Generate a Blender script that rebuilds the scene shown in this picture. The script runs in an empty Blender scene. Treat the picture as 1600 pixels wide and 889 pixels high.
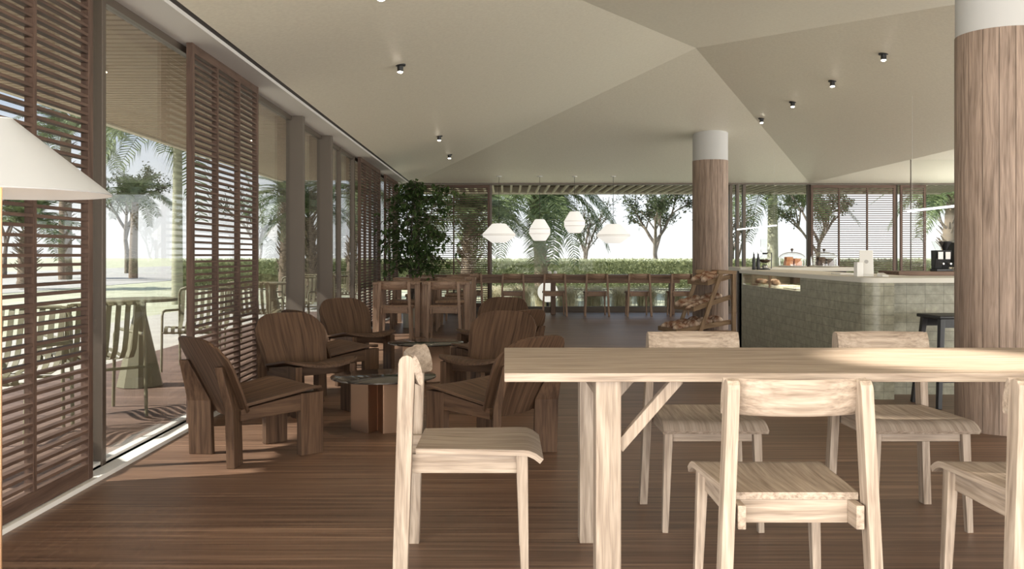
import bpy, math, random
from mathutils import Vector as V, Matrix
R = random.Random(7)
S = bpy.context.scene
COL = S.collection
PI = math.pi
rad = math.radians

# ------------------------------------------------------------------ camera, sky, sun, area lights, exposure
cam_d = bpy.data.cameras.new('camera'); cam = bpy.data.objects.new('camera', cam_d); COL.objects.link(cam)
cam.location = (0, 0, 1.11); cam.rotation_euler = (rad(90), 0, 0)
cam_d.sensor_width = 36; cam_d.lens = 31.5; cam_d.shift_x = .0075; cam_d.shift_y = -.02906
cam_d.clip_start = .05; cam_d.clip_end = 800
S.camera = cam
S.view_settings.view_transform = 'Standard'; S.view_settings.look = 'None'
S.view_settings.exposure = 0.5; S.view_settings.gamma = 1.0; S.view_settings.use_curve_mapping = False
try:
    S.cycles.transparent_max_bounces = 24; S.cycles.max_bounces = 8; S.cycles.caustics_reflective = False
    S.cycles.caustics_refractive = False; S.cycles.sample_clamp_indirect = 6
except Exception: pass

w = bpy.data.worlds.new('sky'); S.world = w; w.use_nodes = True
nt = w.node_tree; nt.nodes.clear()
tc = nt.nodes.new('ShaderNodeTexCoord'); sep = nt.nodes.new('ShaderNodeSeparateXYZ'); rp = nt.nodes.new('ShaderNodeValToRGB')
nz = nt.nodes.new('ShaderNodeTexNoise'); nz.inputs['Scale'].default_value = 3.0; nz.inputs['Detail'].default_value = 6
mp = nt.nodes.new('ShaderNodeMapping'); mp.inputs['Scale'].default_value = (1, 1, 3.5)
cr = nt.nodes.new('ShaderNodeValToRGB'); cr.color_ramp.elements[0].position = .45; cr.color_ramp.elements[1].position = .72
mx = nt.nodes.new('ShaderNodeMixRGB'); mx.inputs['Color2'].default_value = (1, 1, 1, 1)
bg = nt.nodes.new('ShaderNodeBackground'); ow = nt.nodes.new('ShaderNodeOutputWorld')
L = nt.links.new
L(tc.outputs['Generated'], sep.inputs[0]); L(sep.outputs['Z'], rp.inputs['Fac'])
L(tc.outputs['Generated'], mp.inputs[0]); L(mp.outputs[0], nz.inputs['Vector']); L(nz.outputs['Fac'], cr.inputs['Fac'])
e = rp.color_ramp.elements
e[0].position = 0.0; e[0].color = (1, 1, 1, 1); e[1].position = .6; e[1].color = (.36, .50, .76, 1)
k = e.new(.055); k.color = (.86, .90, .96, 1); k = e.new(.13); k.color = (.60, .68, .82, 1)
L(rp.outputs[0], mx.inputs['Color1']); L(cr.outputs[0], mx.inputs['Fac']); L(mx.outputs[0], bg.inputs['Color'])
bg.inputs['Strength'].default_value = .86
L(bg.outputs[0], ow.inputs[0])

def light(name, kind, loc, energy, color=(1, 1, 1), **kw):
    d = bpy.data.lights.new(name, kind); d.energy = energy; d.color = color
    for a, b in kw.items(): setattr(d, a, b)
    o = bpy.data.objects.new(name, d); o.location = loc; COL.objects.link(o); return o
SUN_DIR = V((.62, .15, -.50)).normalized()
sun = light('sun', 'SUN', (-20, -20, 20), 6.5, (1, .95, .87), angle=rad(.8))
sun.rotation_euler = SUN_DIR.to_track_quat('-Z', 'Y').to_euler()
wl = light('front_window_light', 'AREA', (2.6, -3.7, .95), 560, (1, .97, .93), shape='RECTANGLE', size=9.5, size_y=2.2)
wl.rotation_euler = (rad(122), 0, 0)          # faces +Y: added fill, in place of window daylight from behind the camera
wr = light('side_window_light', 'AREA', (9.3, 6.5, 1.1), 650, (1, .97, .92), shape='RECTANGLE', size=20.0, size_y=2.0)
wr.rotation_euler = (rad(116), 0, rad(90))     # faces -X: added fill from the unseen right side of the room

wf = light('left_window_light', 'AREA', (-1.95, -1.5, 1.0), 400, (1, .97, .92), shape='RECTANGLE', size=4.6, size_y=2.2)
wf.rotation_euler = (rad(118), 0, rad(-90))   # faces +X: added fill beside the camera, boosting daylight from the left glazing

# ------------------------------------------------------------------ materials
def newmat(name):
    m = bpy.data.materials.new(name); m.use_nodes = True
    n = m.node_tree; return m, n, n.nodes['Principled BSDF'], n.links.new
def pm(name, c, rough=.5, metal=0, emit=None, es=0, spec=.5):
    m, n, b, l = newmat(name)
    b.inputs['Base Color'].default_value = (*c, 1); b.inputs['Roughness'].default_value = rough
    b.inputs['Metallic'].default_value = metal; b.inputs['Specular IOR Level'].default_value = spec
    if emit: b.inputs['Emission Color'].default_value = (*emit, 1); b.inputs['Emission Strength'].default_value = es
    return m
def nd(n, t, **kw):
    x = n.nodes.new(t)
    for a, b in kw.items():
        if a in x.inputs: x.inputs[a].default_value = b
        else: setattr(x, a, b)
    return x
def ramp(n, stops):
    r = n.nodes.new('ShaderNodeValToRGB'); e = r.color_ramp.elements
    e[0].position = stops[0][0]; e[0].color = (*stops[0][1], 1); e[1].position = stops[-1][0]; e[1].color = (*stops[-1][1], 1)
    for p, c in stops[1:-1]: k = e.new(p); k.color = (*c, 1)
    return r
def noisy(name, c1, c2, scale=8, rough=.6, bump=0, bscale=60, stretch=(1, 1, 1), coord='Object', metal=0, detail=4):
    m, n, b, l = newmat(name)
    tc = nd(n, 'ShaderNodeTexCoord'); mp = nd(n, 'ShaderNodeMapping', Scale=stretch); l(tc.outputs[coord], mp.inputs[0])
    nz = nd(n, 'ShaderNodeTexNoise', Scale=scale, Detail=detail); l(mp.outputs[0], nz.inputs['Vector'])
    r = ramp(n, [(.35, c1), (.65, c2)]); l(nz.outputs['Fac'], r.inputs[0]); l(r.outputs[0], b.inputs['Base Color'])
    b.inputs['Roughness'].default_value = rough; b.inputs['Metallic'].default_value = metal
    if bump:
        n2 = nd(n, 'ShaderNodeTexNoise', Scale=bscale, Detail=3); l(mp.outputs[0], n2.inputs['Vector'])
        bp = nd(n, 'ShaderNodeBump', Strength=bump, Distance=.01); l(n2.outputs['Fac'], bp.inputs['Height']); l(bp.outputs[0], b.inputs['Normal'])
    return m
def wood(name, dark, light_, rough=.45, fine=1.0, spec=.3, dist=4.0):
    m, n, b, l = newmat(name)
    at = nd(n, 'ShaderNodeAttribute', attribute_name='gr')
    m1 = nd(n, 'ShaderNodeMapping', Scale=(1.6, 7, 7)); l(at.outputs['Vector'], m1.inputs[0])
    n1 = nd(n, 'ShaderNodeTexNoise', Scale=1.0, Detail=2); l(m1.outputs[0], n1.inputs['Vector'])
    m2 = nd(n, 'ShaderNodeMapping', Scale=(1.4 * fine, 30 * fine, 30 * fine)); l(at.outputs['Vector'], m2.inputs[0])
    va = nd(n, 'ShaderNodeVectorMath', operation='SCALE'); l(n1.outputs['Color'], va.inputs[0]); va.inputs['Scale'].default_value = dist
    vm = nd(n, 'ShaderNodeVectorMath', operation='MULTIPLY'); l(va.outputs[0], vm.inputs[0]); vm.inputs[1].default_value = (.05, 1, 1)
    vb = nd(n, 'ShaderNodeVectorMath', operation='ADD'); l(m2.outputs[0], vb.inputs[0]); l(vm.outputs[0], vb.inputs[1])
    n2 = nd(n, 'ShaderNodeTexNoise', Scale=1.0, Detail=3, Roughness=.6); l(vb.outputs[0], n2.inputs['Vector'])
    m3 = nd(n, 'ShaderNodeMapping', Scale=(9, 260, 260)); l(at.outputs['Vector'], m3.inputs[0])
    n3 = nd(n, 'ShaderNodeTexNoise', Scale=1.0, Detail=1); l(m3.outputs[0], n3.inputs['Vector'])
    r = ramp(n, [(.28, dark), (.5, tuple(.45 * a + .55 * c for a, c in zip(dark, light_))), (.7, light_)]); l(n2.outputs['Fac'], r.inputs[0])
    r3 = ramp(n, [(.3, (.8, .8, .8)), (.55, (1, 1, 1))]); l(n3.outputs['Fac'], r3.inputs[0])
    mm = nd(n, 'ShaderNodeMixRGB', blend_type='MULTIPLY', Fac=.8); l(r.outputs[0], mm.inputs[1]); l(r3.outputs[0], mm.inputs[2])
    l(mm.outputs[0], b.inputs['Base Color']); b.inputs['Roughness'].default_value = rough; b.inputs['Specular IOR Level'].default_value = spec
    bp = nd(n, 'ShaderNodeBump', Strength=.08, Distance=.004); l(n2.outputs['Fac'], bp.inputs['Height']); l(bp.outputs[0], b.inputs['Normal'])
    return m
def glassmat(name, tint=(.97, .98, .97), refl=1.0):
    m, n, b, l = newmat(name); n.nodes.remove(b); out = n.nodes['Material Output']
    tr = nd(n, 'ShaderNodeBsdfTransparent'); tr.inputs[0].default_value = (*tint, 1)
    gl = nd(n, 'ShaderNodeBsdfGlossy'); gl.inputs['Roughness'].default_value = .0
    lw = nd(n, 'ShaderNodeLayerWeight', Blend=.5)
    p = nd(n, 'ShaderNodeMath', operation='POWER'); l(lw.outputs['Facing'], p.inputs[0]); p.inputs[1].default_value = 4.0
    q = nd(n, 'ShaderNodeMath', operation='MULTIPLY_ADD'); l(p.outputs[0], q.inputs[0]); q.inputs[1].default_value = .8 * refl; q.inputs[2].default_value = .035 * refl
    mi = nd(n, 'ShaderNodeMixShader'); l(q.outputs[0], mi.inputs[0]); l(tr.outputs[0], mi.inputs[1]); l(gl.outputs[0], mi.inputs[2]); l(mi.outputs[0], out.inputs[0])
    return m
def leafmat(name, c1, c2, trans=.35, scale=1.5, rough=.5):
    m, n, b, l = newmat(name); out = n.nodes['Material Output']
    tc = nd(n, 'ShaderNodeTexCoord'); nz = nd(n, 'ShaderNodeTexNoise', Scale=scale * 6, Detail=2); l(tc.outputs['Object'], nz.inputs['Vector'])
    r = ramp(n, [(.3, c1), (.7, c2)]); l(nz.outputs['Fac'], r.inputs[0]); l(r.outputs[0], b.inputs['Base Color']); b.inputs['Roughness'].default_value = rough
    b.inputs['Specular IOR Level'].default_value = .3
    t = nd(n, 'ShaderNodeBsdfTranslucent'); l(r.outputs[0], t.inputs[0])
    mi = nd(n, 'ShaderNodeMixShader', Fac=trans); l(b.outputs[0], mi.inputs[1]); l(t.outputs[0], mi.inputs[2]); l(mi.outputs[0], out.inputs[0])
    return m
OAK = wood('light_oak', (.20, .148, .110), (.455, .372, .297), .55, 1.9, .25, 3.0)
OAKDIM = wood('brown_oak', (.17, .105, .07), (.36, .24, .165), .5, 1.6)  # oak darkened in colour for the dim rear of the room
WAL = wood('dark_walnut', (.040, .021, .012), (.130, .076, .046), .6, 1.5, .2, 2.0)
SCR = wood('screen_timber', (.055, .031, .022), (.125, .076, .055), .6)
COLW = wood('column_timber', (.15, .105, .078), (.37, .275, .215), .6, 1.6, .3, 3.0)
COLTOP = pm('column_paint', (.46, .455, .445), .7)
COUNT = wood('counter_timber', (.12, .072, .048), (.27, .17, .118), .5)
RACK = wood('rack_timber', (.20, .125, .07), (.36, .25, .15), .6)
PLASTER = noisy('ceiling_plaster', (.69, .65, .535), (.75, .71, .59), 40, .42, .25, 260)
WHITE = pm('white_paint', (.62, .60, .57), .6)
SILL = pm('white_sill', (.74, .73, .70), .4)
BRONZE = pm('bronze_frame', (.10, .078, .06), .45, .3)
POSTM = pm('taupe_post', (.105, .084, .066), .65)
DARK = pm('dark_groove', (.03, .025, .022), .6)
BLACK = pm('black_paint', (.012, .012, .013), .4)
GLASS = glassmat('window_glass')
GLASSB = glassmat('back_window_glass', (.97, .98, .97), .10)
GLASSV = glassmat('display_glass', (.95, .96, .95), 1.6)
OLIVE = pm('olive_metal', (.20, .185, .115), .45, 0)
TABM = pm('copper_metal', (.30, .185, .12), .38, .9)
TABT = pm('smoked_top', (.10, .09, .08), .07, .7)
LAMPW = pm('lamp_white', (.50, .48, .45), .8, emit=(1, .95, .86), es=.55)
SEAM = pm('lamp_seam', (.55, .5, .44), .7)
BULB = pm('lit_bulb', (1, 1, 1), .5, emit=(1, .88, .70), es=25)
CREAM = pm('cream_pot', (.60, .56, .45), .7)
SOILM = noisy('soil', (.03, .02, .015), (.07, .05, .03), 30, .9)
STEEL = pm('brushed_steel', (.45, .45, .44), .3, .9)
WPLAS = pm('white_plastic', (.80, .79, .76), .35)
CRUST = noisy('bread_crust', (.20, .085, .04), (.66, .52, .40), 13, .75, .3, 50)
CAKE = noisy('orange_cake', (.55, .20, .08), (.72, .34, .16), 30, .8)
CAKED = noisy('dark_cake', (.05, .03, .02), (.13, .08, .05), 30, .8)
PALE = pm('pale_stone', (.66, .64, .57), .6)
LEAF = leafmat('ficus_leaf', (.032, .062, .020), (.10, .155, .05), .3)
PALMG = leafmat('palm_leaf', (.04, .066, .024), (.21, .26, .115), .28)
TREEG = leafmat('tree_leaf', (.045, .060, .030), (.11, .135, .065), .35)
HEDG = leafmat('hedge_leaf', (.16, .185, .085), (.44, .46, .26), .3)
PAMP = leafmat('pampas_blade', (.52, .49, .34), (.84, .79, .63), .5)
BARK = noisy('bark', (.09, .07, .055), (.20, .165, .13), 14, .9, .4, 40)
PALMB = noisy('palm_bark', (.10, .07, .05), (.27, .21, .15), 10, .9, .5, 25, (1, 1, 5))
PALMS = noisy('smooth_palm_bark', (.28, .28, .19), (.42, .41, .30), 6, .8, .3, 12, (1, 1, 9))
LAWN = noisy('lawn', (.45, .455, .31), (.58, .575, .42), 1.5, .9, .3, 30)
ROAD = noisy('road', (.44, .42, .39), (.52, .50, .46), .6, .9)
PAVE = noisy('paving', (.50, .47, .41), (.58, .55, .48), 2, .85)
SPIRIT = pm('coffee_dark', (.04, .02, .012), .15)

def floormat(name, c1, c2, c3, rough, board=.14, axis=1, spec=.45):
    m, n, b, l = newmat(name)
    tc = nd(n, 'ShaderNodeTexCoord'); sp = nd(n, 'ShaderNodeSeparateXYZ'); l(tc.outputs['Object'], sp.inputs[0])
    a, c = ('X', 'Y') if axis == 1 else ('Y', 'X')
    dv = nd(n, 'ShaderNodeMath', operation='DIVIDE'); l(sp.outputs[c], dv.inputs[0]); dv.inputs[1].default_value = board
    fl = nd(n, 'ShaderNodeMath', operation='FLOOR'); l(dv.outputs[0], fl.inputs[0])
    fr = nd(n, 'ShaderNodeMath', operation='FRACT'); l(dv.outputs[0], fr.inputs[0])
    wn = nd(n, 'ShaderNodeTexWhiteNoise', noise_dimensions='1D'); l(fl.outputs[0], wn.inputs['W'])
    off = nd(n, 'ShaderNodeMath', operation='MULTIPLY_ADD'); l(wn.outputs['Value'], off.inputs[0]); off.inputs[1].default_value = 37; l(sp.outputs[a], off.inputs[2])
    cb = nd(n, 'ShaderNodeCombineXYZ'); l(off.outputs[0], cb.inputs[0]); l(sp.outputs[c], cb.inputs[1])
    mp = nd(n, 'ShaderNodeMapping', Scale=(.9, 34, 1)); l(cb.outputs[0], mp.inputs[0])
    nz = nd(n, 'ShaderNodeTexNoise', Scale=1.0, Detail=5, Roughness=.62); l(mp.outputs[0], nz.inputs['Vector'])
    r = ramp(n, [(.3, c1), (.5, c2), (.72, c3)]); l(nz.outputs['Fac'], r.inputs[0])
    tone = nd(n, 'ShaderNodeMath', operation='MULTIPLY_ADD'); l(wn.outputs['Value'], tone.inputs[0]); tone.inputs[1].default_value = .35; tone.inputs[2].default_value = .8
    gap = nd(n, 'ShaderNodeMath', operation='GREATER_THAN'); l(fr.outputs[0], gap.inputs[0]); gap.inputs[1].default_value = .02
    g2 = nd(n, 'ShaderNodeMath', operation='MULTIPLY_ADD'); l(gap.outputs[0], g2.inputs[0]); g2.inputs[1].default_value = .45; g2.inputs[2].default_value = .55
    tt = nd(n, 'ShaderNodeMath', operation='MULTIPLY'); l(tone.outputs[0], tt.inputs[0]); l(g2.outputs[0], tt.inputs[1])
    vm = nd(n, 'ShaderNodeVectorMath', operation='SCALE'); l(r.outputs[0], vm.inputs[0]); l(tt.outputs[0], vm.inputs['Scale'])
    l(vm.outputs[0], b.inputs['Base Color']); b.inputs['Roughness'].default_value = rough; b.inputs['Specular IOR Level'].default_value = spec
    bp = nd(n, 'ShaderNodeBump', Strength=.12, Distance=.004); l(nz.outputs['Fac'], bp.inputs['Height']); l(bp.outputs[0], b.inputs['Normal'])
    return m
FLOOR = floormat('floor_timber', (.072, .037, .023), (.165, .095, .061), (.31, .195, .13), .42, spec=.5)
DECK = floormat('deck_timber', (.13, .080, .058), (.20, .13, .098), (.28, .19, .145), .6, .12, 1)

def tilemat():
    m, n, b, l = newmat('sage_tile')
    at = nd(n, 'ShaderNodeAttribute', attribute_name='gr')
    br = nd(n, 'ShaderNodeTexBrick', offset=0.0, squash=1.0)
    for a, v in (('Scale', 1.0), ('Mortar Size', .0015), ('Mortar Smooth', .2), ('Bias', 0.0), ('Brick Width', .148), ('Row Height', .0735)): br.inputs[a].default_value = v
    br.inputs['Color1'].default_value = (.275, .268, .200, 1); br.inputs['Color2'].default_value = (.325, .315, .240, 1); br.inputs['Mortar'].default_value = (.12, .115, .085, 1)
    l(at.outputs['Vector'], br.inputs['Vector'])
    nz = nd(n, 'ShaderNodeTexNoise', Scale=14, Detail=5, Roughness=.65); l(at.outputs['Vector'], nz.inputs['Vector'])
    r = ramp(n, [(.35, (.74, .74, .71)), (.55, (1, 1, 1)), (.72, (1.3, 1.3, 1.24))]); l(nz.outputs['Fac'], r.inputs[0])
    mm = nd(n, 'ShaderNodeMixRGB', blend_type='MULTIPLY', Fac=1); l(br.outputs['Color'], mm.inputs[1]); l(r.outputs[0], mm.inputs[2])
    l(mm.outputs[0], b.inputs['Base Color']); b.inputs['Roughness'].default_value = .38
    bp = nd(n, 'ShaderNodeBump', Strength=.4, Distance=.004, invert=True); l(br.outputs['Fac'], bp.inputs['Height']); l(bp.outputs[0], b.inputs['Normal'])
    return m
TILE = tilemat()

# ------------------------------------------------------------------ mesh helpers
class MB:
    def __init__(s): s.v = []; s.f = []; s.g = None
    def add(s, vs, fs):
        o = len(s.v); s.v += [tuple(p) for p in vs]; s.f += [tuple(i + o for i in f) for f in fs]; return s
    def hexa(s, p):
        return s.add(p, [(0, 3, 2, 1), (4, 5, 6, 7), (0, 1, 5, 4), (1, 2, 6, 5), (2, 3, 7, 6), (3, 0, 4, 7)])
    def box(s, x0, x1, y0, y1, z0, z1):
        return s.hexa([(x0, y0, z0), (x1, y0, z0), (x1, y1, z0), (x0, y1, z0), (x0, y0, z1), (x1, y0, z1), (x1, y1, z1), (x0, y1, z1)])
    def bar(s, p0, p1, s0, s1=None, side=(1, 0, 0)):
        p0 = V(p0); p1 = V(p1); s1 = s1 or s0; d = (p1 - p0).normalized(); a = V(side); a = (a - d * a.dot(d)).normalized(); b = d.cross(a)
        q = []
        for p, (w_, h_) in ((p0, s0), (p1, s1)):
            q += [p - a * w_ / 2 - b * h_ / 2, p + a * w_ / 2 - b * h_ / 2, p + a * w_ / 2 + b * h_ / 2, p - a * w_ / 2 + b * h_ / 2]
        return s.hexa(q)
    def tube(s, pts, r, n=8, cap=True):
        pts = [V(p) for p in pts]; rs = r if isinstance(r, (list, tuple)) else [r] * len(pts); vs = []; fs = []
        a = None
        for i, p in enumerate(pts):
            d = (pts[min(i + 1, len(pts) - 1)] - pts[max(i - 1, 0)]).normalized()
            if a is None: a = d.orthogonal().normalized()
            a = (a - d * a.dot(d)); a = a.normalized() if a.length > 1e-6 else d.orthogonal().normalized()
            b = d.cross(a)
            for k in range(n): t = 2 * PI * k / n; vs.append(p + (a * math.cos(t) + b * math.sin(t)) * rs[i])
        for i in range(len(pts) - 1):
            for k in range(n): k2 = (k + 1) % n; fs.append((i * n + k, i * n + k2, (i + 1) * n + k2, (i + 1) * n + k))
        if cap: fs.append(tuple(range(n - 1, -1, -1))); m = (len(pts) - 1) * n; fs.append(tuple(range(m, m + n)))
        return s.add(vs, fs)
    def lathe(s, prof, n=32, c=(0, 0, 0), cap=True):
        vs = []; fs = []
        for r, z in prof:
            for k in range(n): t = 2 * PI * k / n; vs.append((c[0] + r * math.cos(t), c[1] + r * math.sin(t), c[2] + z))
        for i in range(len(prof) - 1):
            for k in range(n): k2 = (k + 1) % n; fs.append((i * n + k, i * n + k2, (i + 1) * n + k2, (i + 1) * n + k))
        if cap: fs.append(tuple(range(n - 1, -1, -1))); m = (len(prof) - 1) * n; fs.append(tuple(range(m, m + n)))
        return s.add(vs, fs)
    def prism(s, poly, axis, a, b):
        def P(u, v_, t): return {'z': (u, v_, t), 'x': (t, u, v_), 'y': (u, t, v_)}[axis]
        n = len(poly); vs = [P(u, v_, a) for u, v_ in poly] + [P(u, v_, b) for u, v_ in poly]
        fs = [tuple(range(n - 1, -1, -1)), tuple(range(n, 2 * n))] + [(i, (i + 1) % n, n + (i + 1) % n, n + i) for i in range(n)]
        return s.add(vs, fs)
    def shell(s, fn, nu, nv, th, gr=None):
        """fn(u,v) -> (point, normal); a sheet with thickness"""
        top = []; bot = []
        for i in range(nu + 1):
            for j in range(nv + 1):
                p, nn = fn(i / nu, j / nv); p = V(p); nn = V(nn).normalized(); top.append(p + nn * th / 2); bot.append(p - nn * th / 2)
        m = len(top); W = nv + 1; fs = []
        for i in range(nu):
            for j in range(nv):
                a = i * W + j; fs.append((a, a + W, a + W + 1, a + 1)); fs.append((m + a, m + a + 1, m + a + W + 1, m + a + W))
        edge = [i * W for i in range(nu + 1)] + [nu * W + j for j in range(1, nv + 1)] + [i * W + nv for i in range(nu - 1, -1, -1)] + [j for j in range(nv - 1, 0, -1)]
        for k in range(len(edge)): a, b = edge[k], edge[(k + 1) % len(edge)]; fs.append((b, a, m + a, m + b))
        if gr:                                                        # gr = (length along u, length along v, 'u' or 'v')
            o = R.uniform(0, 30); uv = [(i / nu * gr[0] + o, j / nv * gr[1] + o) for i in range(nu + 1) for j in range(nv + 1)]
            if gr[2] == 'v': uv = [(b, a) for a, b in uv]
            s.g = [(a, b, .5) for a, b in uv] + [(a, b, .53) for a, b in uv]
        return s.add(top + bot, fs)
    def build(s, name, mat, parent=None, smooth=None, bevel=0, grain=None, fix=True):
        me = bpy.data.meshes.new(name); me.from_pydata(s.v, [], s.f); me.update()
        if fix:
            import bmesh
            bm = bmesh.new(); bm.from_mesh(me); bmesh.ops.recalc_face_normals(bm, faces=bm.faces); bm.to_mesh(me); bm.free()
        if s.g: data = s.g
        else:
            lo = [min(p[i] for p in s.v) for i in range(3)]; hi = [max(p[i] for p in s.v) for i in range(3)]
            ax = grain if grain is not None else max(range(3), key=lambda i: hi[i] - lo[i])
            o = [R.uniform(0, 20) for _ in range(3)]; order = [ax] + [i for i in range(3) if i != ax]
            data = [tuple(p[order[i]] + o[i] for i in range(3)) for p in s.v]
        at = me.attributes.new('gr', 'FLOAT_VECTOR', 'POINT'); at.data.foreach_set('vector', [c for p in data for c in p])
        if smooth is not None:
            for p in me.polygons: p.use_smooth = True
            me.set_sharp_from_angle(angle=rad(smooth))
        me.materials.append(mat)
        o = bpy.data.objects.new(name, me); COL.objects.link(o)
        if parent: o.parent = parent
        if bevel:
            md = o.modifiers.new('bevel', 'BEVEL'); md.width = bevel; md.segments = 2; md.limit_method = 'ANGLE'; md.angle_limit = rad(35)
        return o
def tag(o, label, cat, group=None, kind=None):
    o['label'] = label; o['category'] = cat
    if group: o['group'] = group
    if kind: o['kind'] = kind
    return o
def thing(name, label, cat, loc=(0, 0, 0), rz=0, group=None):
    o = bpy.data.objects.new(name, None); COL.objects.link(o); o.empty_display_size = .1
    o.location = loc; o.rotation_euler = (0, 0, rz); return tag(o, label, cat, group)
def struct(o): o['kind'] = 'structure'; return o
def dup(root, loc, rz=0, label=None, group=None, scale=None):
    def rec(o, par):
        c = o.copy(); COL.objects.link(c)
        if par: c.parent = par
        for ch in KIDS(o): rec(ch, c)
        return c
    r = rec(root, None); r.location = loc; r.rotation_euler = (0, 0, rz)
    if label: r['label'] = label
    if group: r['group'] = group
    if scale: r.scale = scale if isinstance(scale, tuple) else (scale,) * 3
    return r
def KIDS(o): return list(o.children)
def hd(fx, fy): return math.atan2(-fx, fy)      # heading: local +y -> (fx, fy)

# ------------------------------------------------------------------ the room
XL, YB, ZC = -2.0, 17.4, 2.5
struct(MB().box(-2.0, 9.5, -4, YB, -.12, 0).build('floor', FLOOR))
A = (2.04, 9.54, 3.31); c1 = (-1.79, 2.0, 2.5); c2 = (5.93, 2.0, 2.5); c3 = (5.93, YB, 2.5); c4 = (-1.79, YB, 2.5)
cl = MB()
def slab(tri, t=.08):
    n = len(tri); vs = list(tri) + [(p[0], p[1], p[2] + t) for p in tri]
    cl.add(vs, [tuple(range(n)), tuple(range(2 * n - 1, n - 1, -1))] + [(i, (i + 1) % n, n + (i + 1) % n, n + i) for i in range(n)])
for a, b in ((c1, c2), (c2, c3), (c3, c4), (c4, c1)): slab((a, b, A))
slab((c1, c2, (5.93, -4, 2.5), (-1.79, -4, 2.5))); slab((c2, c3, (9.5, YB, 2.5), (9.5, -4, 2.5)))
slab(((5.93, -4, 2.5), (5.93, 2.0, 2.5), (9.5, 2.0, 2.5), (9.5, -4, 2.5)))
cl.f = cl.f; struct(cl.build('ceiling', PLASTER))
struct(MB().box(-2.2, -1.83, -4, YB + .1, 2.475, 2.56).build('trim_1', WHITE))
struct(MB().box(-1.83, -1.79, -4, YB, 2.50, 2.57).build('trim_2', DARK))
struct(MB().box(-2.2, 9.5, YB - .02, YB + .16, 2.47, 2.6).build('trim_3', BRONZE))
struct(MB().box(9.5, 9.6, -4, YB, 0, .3).box(9.5, 9.6, -4, YB, 2.3, 2.56).build('wall_right', WHITE))
struct(MB().box(-2.2, 9.6, -4.1, -4.0, 2.45, 2.6).build('trim_4', WHITE))
sl = MB().box(-2.16, -2.09, -4, YB, -.05, .025).box(-2.07, -1.985, -4, YB, -.05, .022).box(-2.09, -2.07, -4, YB, -.05, .008)
struct(sl.build('trim_5', SILL))
struct(MB().box(-2.0, 9.5, YB - .02, YB + .15, 0, .10).build('baseboard_back', POSTM))
ye = [-4, -.6, 2.4, 4.66, 8.85, 10.3, 11.4, 12.45, 15.05, YB]
for i in range(len(ye) - 1):
    a, b = ye[i], ye[i + 1]
    p = struct(MB().box(-2.118, -2.106, a, b, .02, 2.475).build('window_%d' % (i + 1), GLASS))
    wd = .10 if i in (3, 4) else (.045 if i in (2, 5) else .07)
    fm = MB().box(-2.145, -2.08 if wd < .1 else -1.98, b - wd / 2, b + wd / 2, .0, 2.475)
    fm.build('mullion', POSTM if wd == .1 else BRONZE, p, bevel=.003)
    MB().box(-2.14, -2.09, a, b, 2.43, 2.475).build('head_rail', BRONZE, p)
    MB().box(-2.135, -2.09, a, b, .0, .04).build('foot_rail', SILL, p)
xe = [-2.1, -1.72, -.27, 4.41, 4.54, 4.67, 5.93, 7.62, 9.5]
for i in range(len(xe) - 1):
    a, b = xe[i], xe[i + 1]
    p = struct(MB().box(a, b, YB + .06, YB + .072, .1, 2.47).build('window_%d' % (i + 10), GLASSB))
    MB().box(b - .03, b + .03, YB + .03, YB + .12, .1, 2.47).build('mullion', BRONZE, p, bevel=.003)
p = struct(MB().box(5.95, 9.5, 13.1, 13.112, .0, 2.5).build('window_18', GLASSB))
MB().box(5.942, 5.95, 13.095, 13.117, 0, 2.5).build('mullion', POSTM, p)

# columns
def column(x, y, zb, zt, name, lab):
    t = struct(MB().lathe([(.258, zb), (.258, zt)], 64, (0, 0, 0)).build(name, COLTOP, smooth=40)); t.location = (x, y, 0)
    m = MB(); N = 18; g = []
    for k in range(N):
        a0 = 2 * PI * k / N + .006; a1 = 2 * PI * (k + 1) / N - .006; of = R.uniform(0, 30)
        pts = [a0 + (a1 - a0) * j / 4 for j in range(5)]
        poly = [(.262 * math.cos(q), .262 * math.sin(q)) for q in pts] + [(.245 * math.cos(q), .245 * math.sin(q)) for q in reversed(pts)]
        m.prism(poly, 'z', 0.0, zb + .001)
        g += [(z + of, u * .262 + of, rr) for z in (0, zb) for (u, rr) in [(q, 0) for q in pts] + [(q, .02) for q in reversed(pts)]]
    m.g = g; m.build('timber_cladding', COLW, t)
    MB().lathe([(.245, 0), (.245, zb)], 48).build('core', DARK, t)
    return t
def ceil_z(x, y):
    return min(2.5 + .2115 * (x + 1.79), 2.5 + .103 * (YB - y), 2.5 + .208 * (5.93 - x), 2.5 + .1074 * (y - 2.0))
column(3.17, 5.73, 2.51, 2.95, 'trim_6', '')
column(3.08, 13.4, 2.51, 3.0, 'trim_7', '')

# ------------------------------------------------------------------ louvre screens
def louvre(length, height, ndiv, label, loc, rz, group):
    t = thing('louvre_screen', label, 'screen', loc, rz, group)       # runs along local +x
    for x in (0, length): MB().box(x - (0 if x == 0 else .045), x + (.045 if x == 0 else 0), -.02, .02, 0, height).build('stile', SCR, t, bevel=.002)
    MB().box(.045, length - .045, -.018, .018, 0, .075).build('bottom_rail', SCR, t, bevel=.002)
    MB().box(.045, length - .045, -.018, .018, height - .06, height).build('top_rail', SCR, t, bevel=.002)
    m = MB(); z = .105; g = []
    while z < height - .075:
        for yy in (-.017, .017):
            pass
        m.box(.04, length - .04, -.017, .017, z - .007, z + .007); of = R.uniform(0, 30)
        g += [(v_[0] + of, v_[1] + of, v_[2]) for v_ in m.v[-8:]]; z += .0425
    m.g = g; m.build('slats', SCR, t)
    for k in range(1, ndiv):
        x = length * k / ndiv; MB().box(x - .013, x + .013, -.02, .02, .075, height - .06).build('divider', SCR, t)
    return t
H = 2.45
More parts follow.
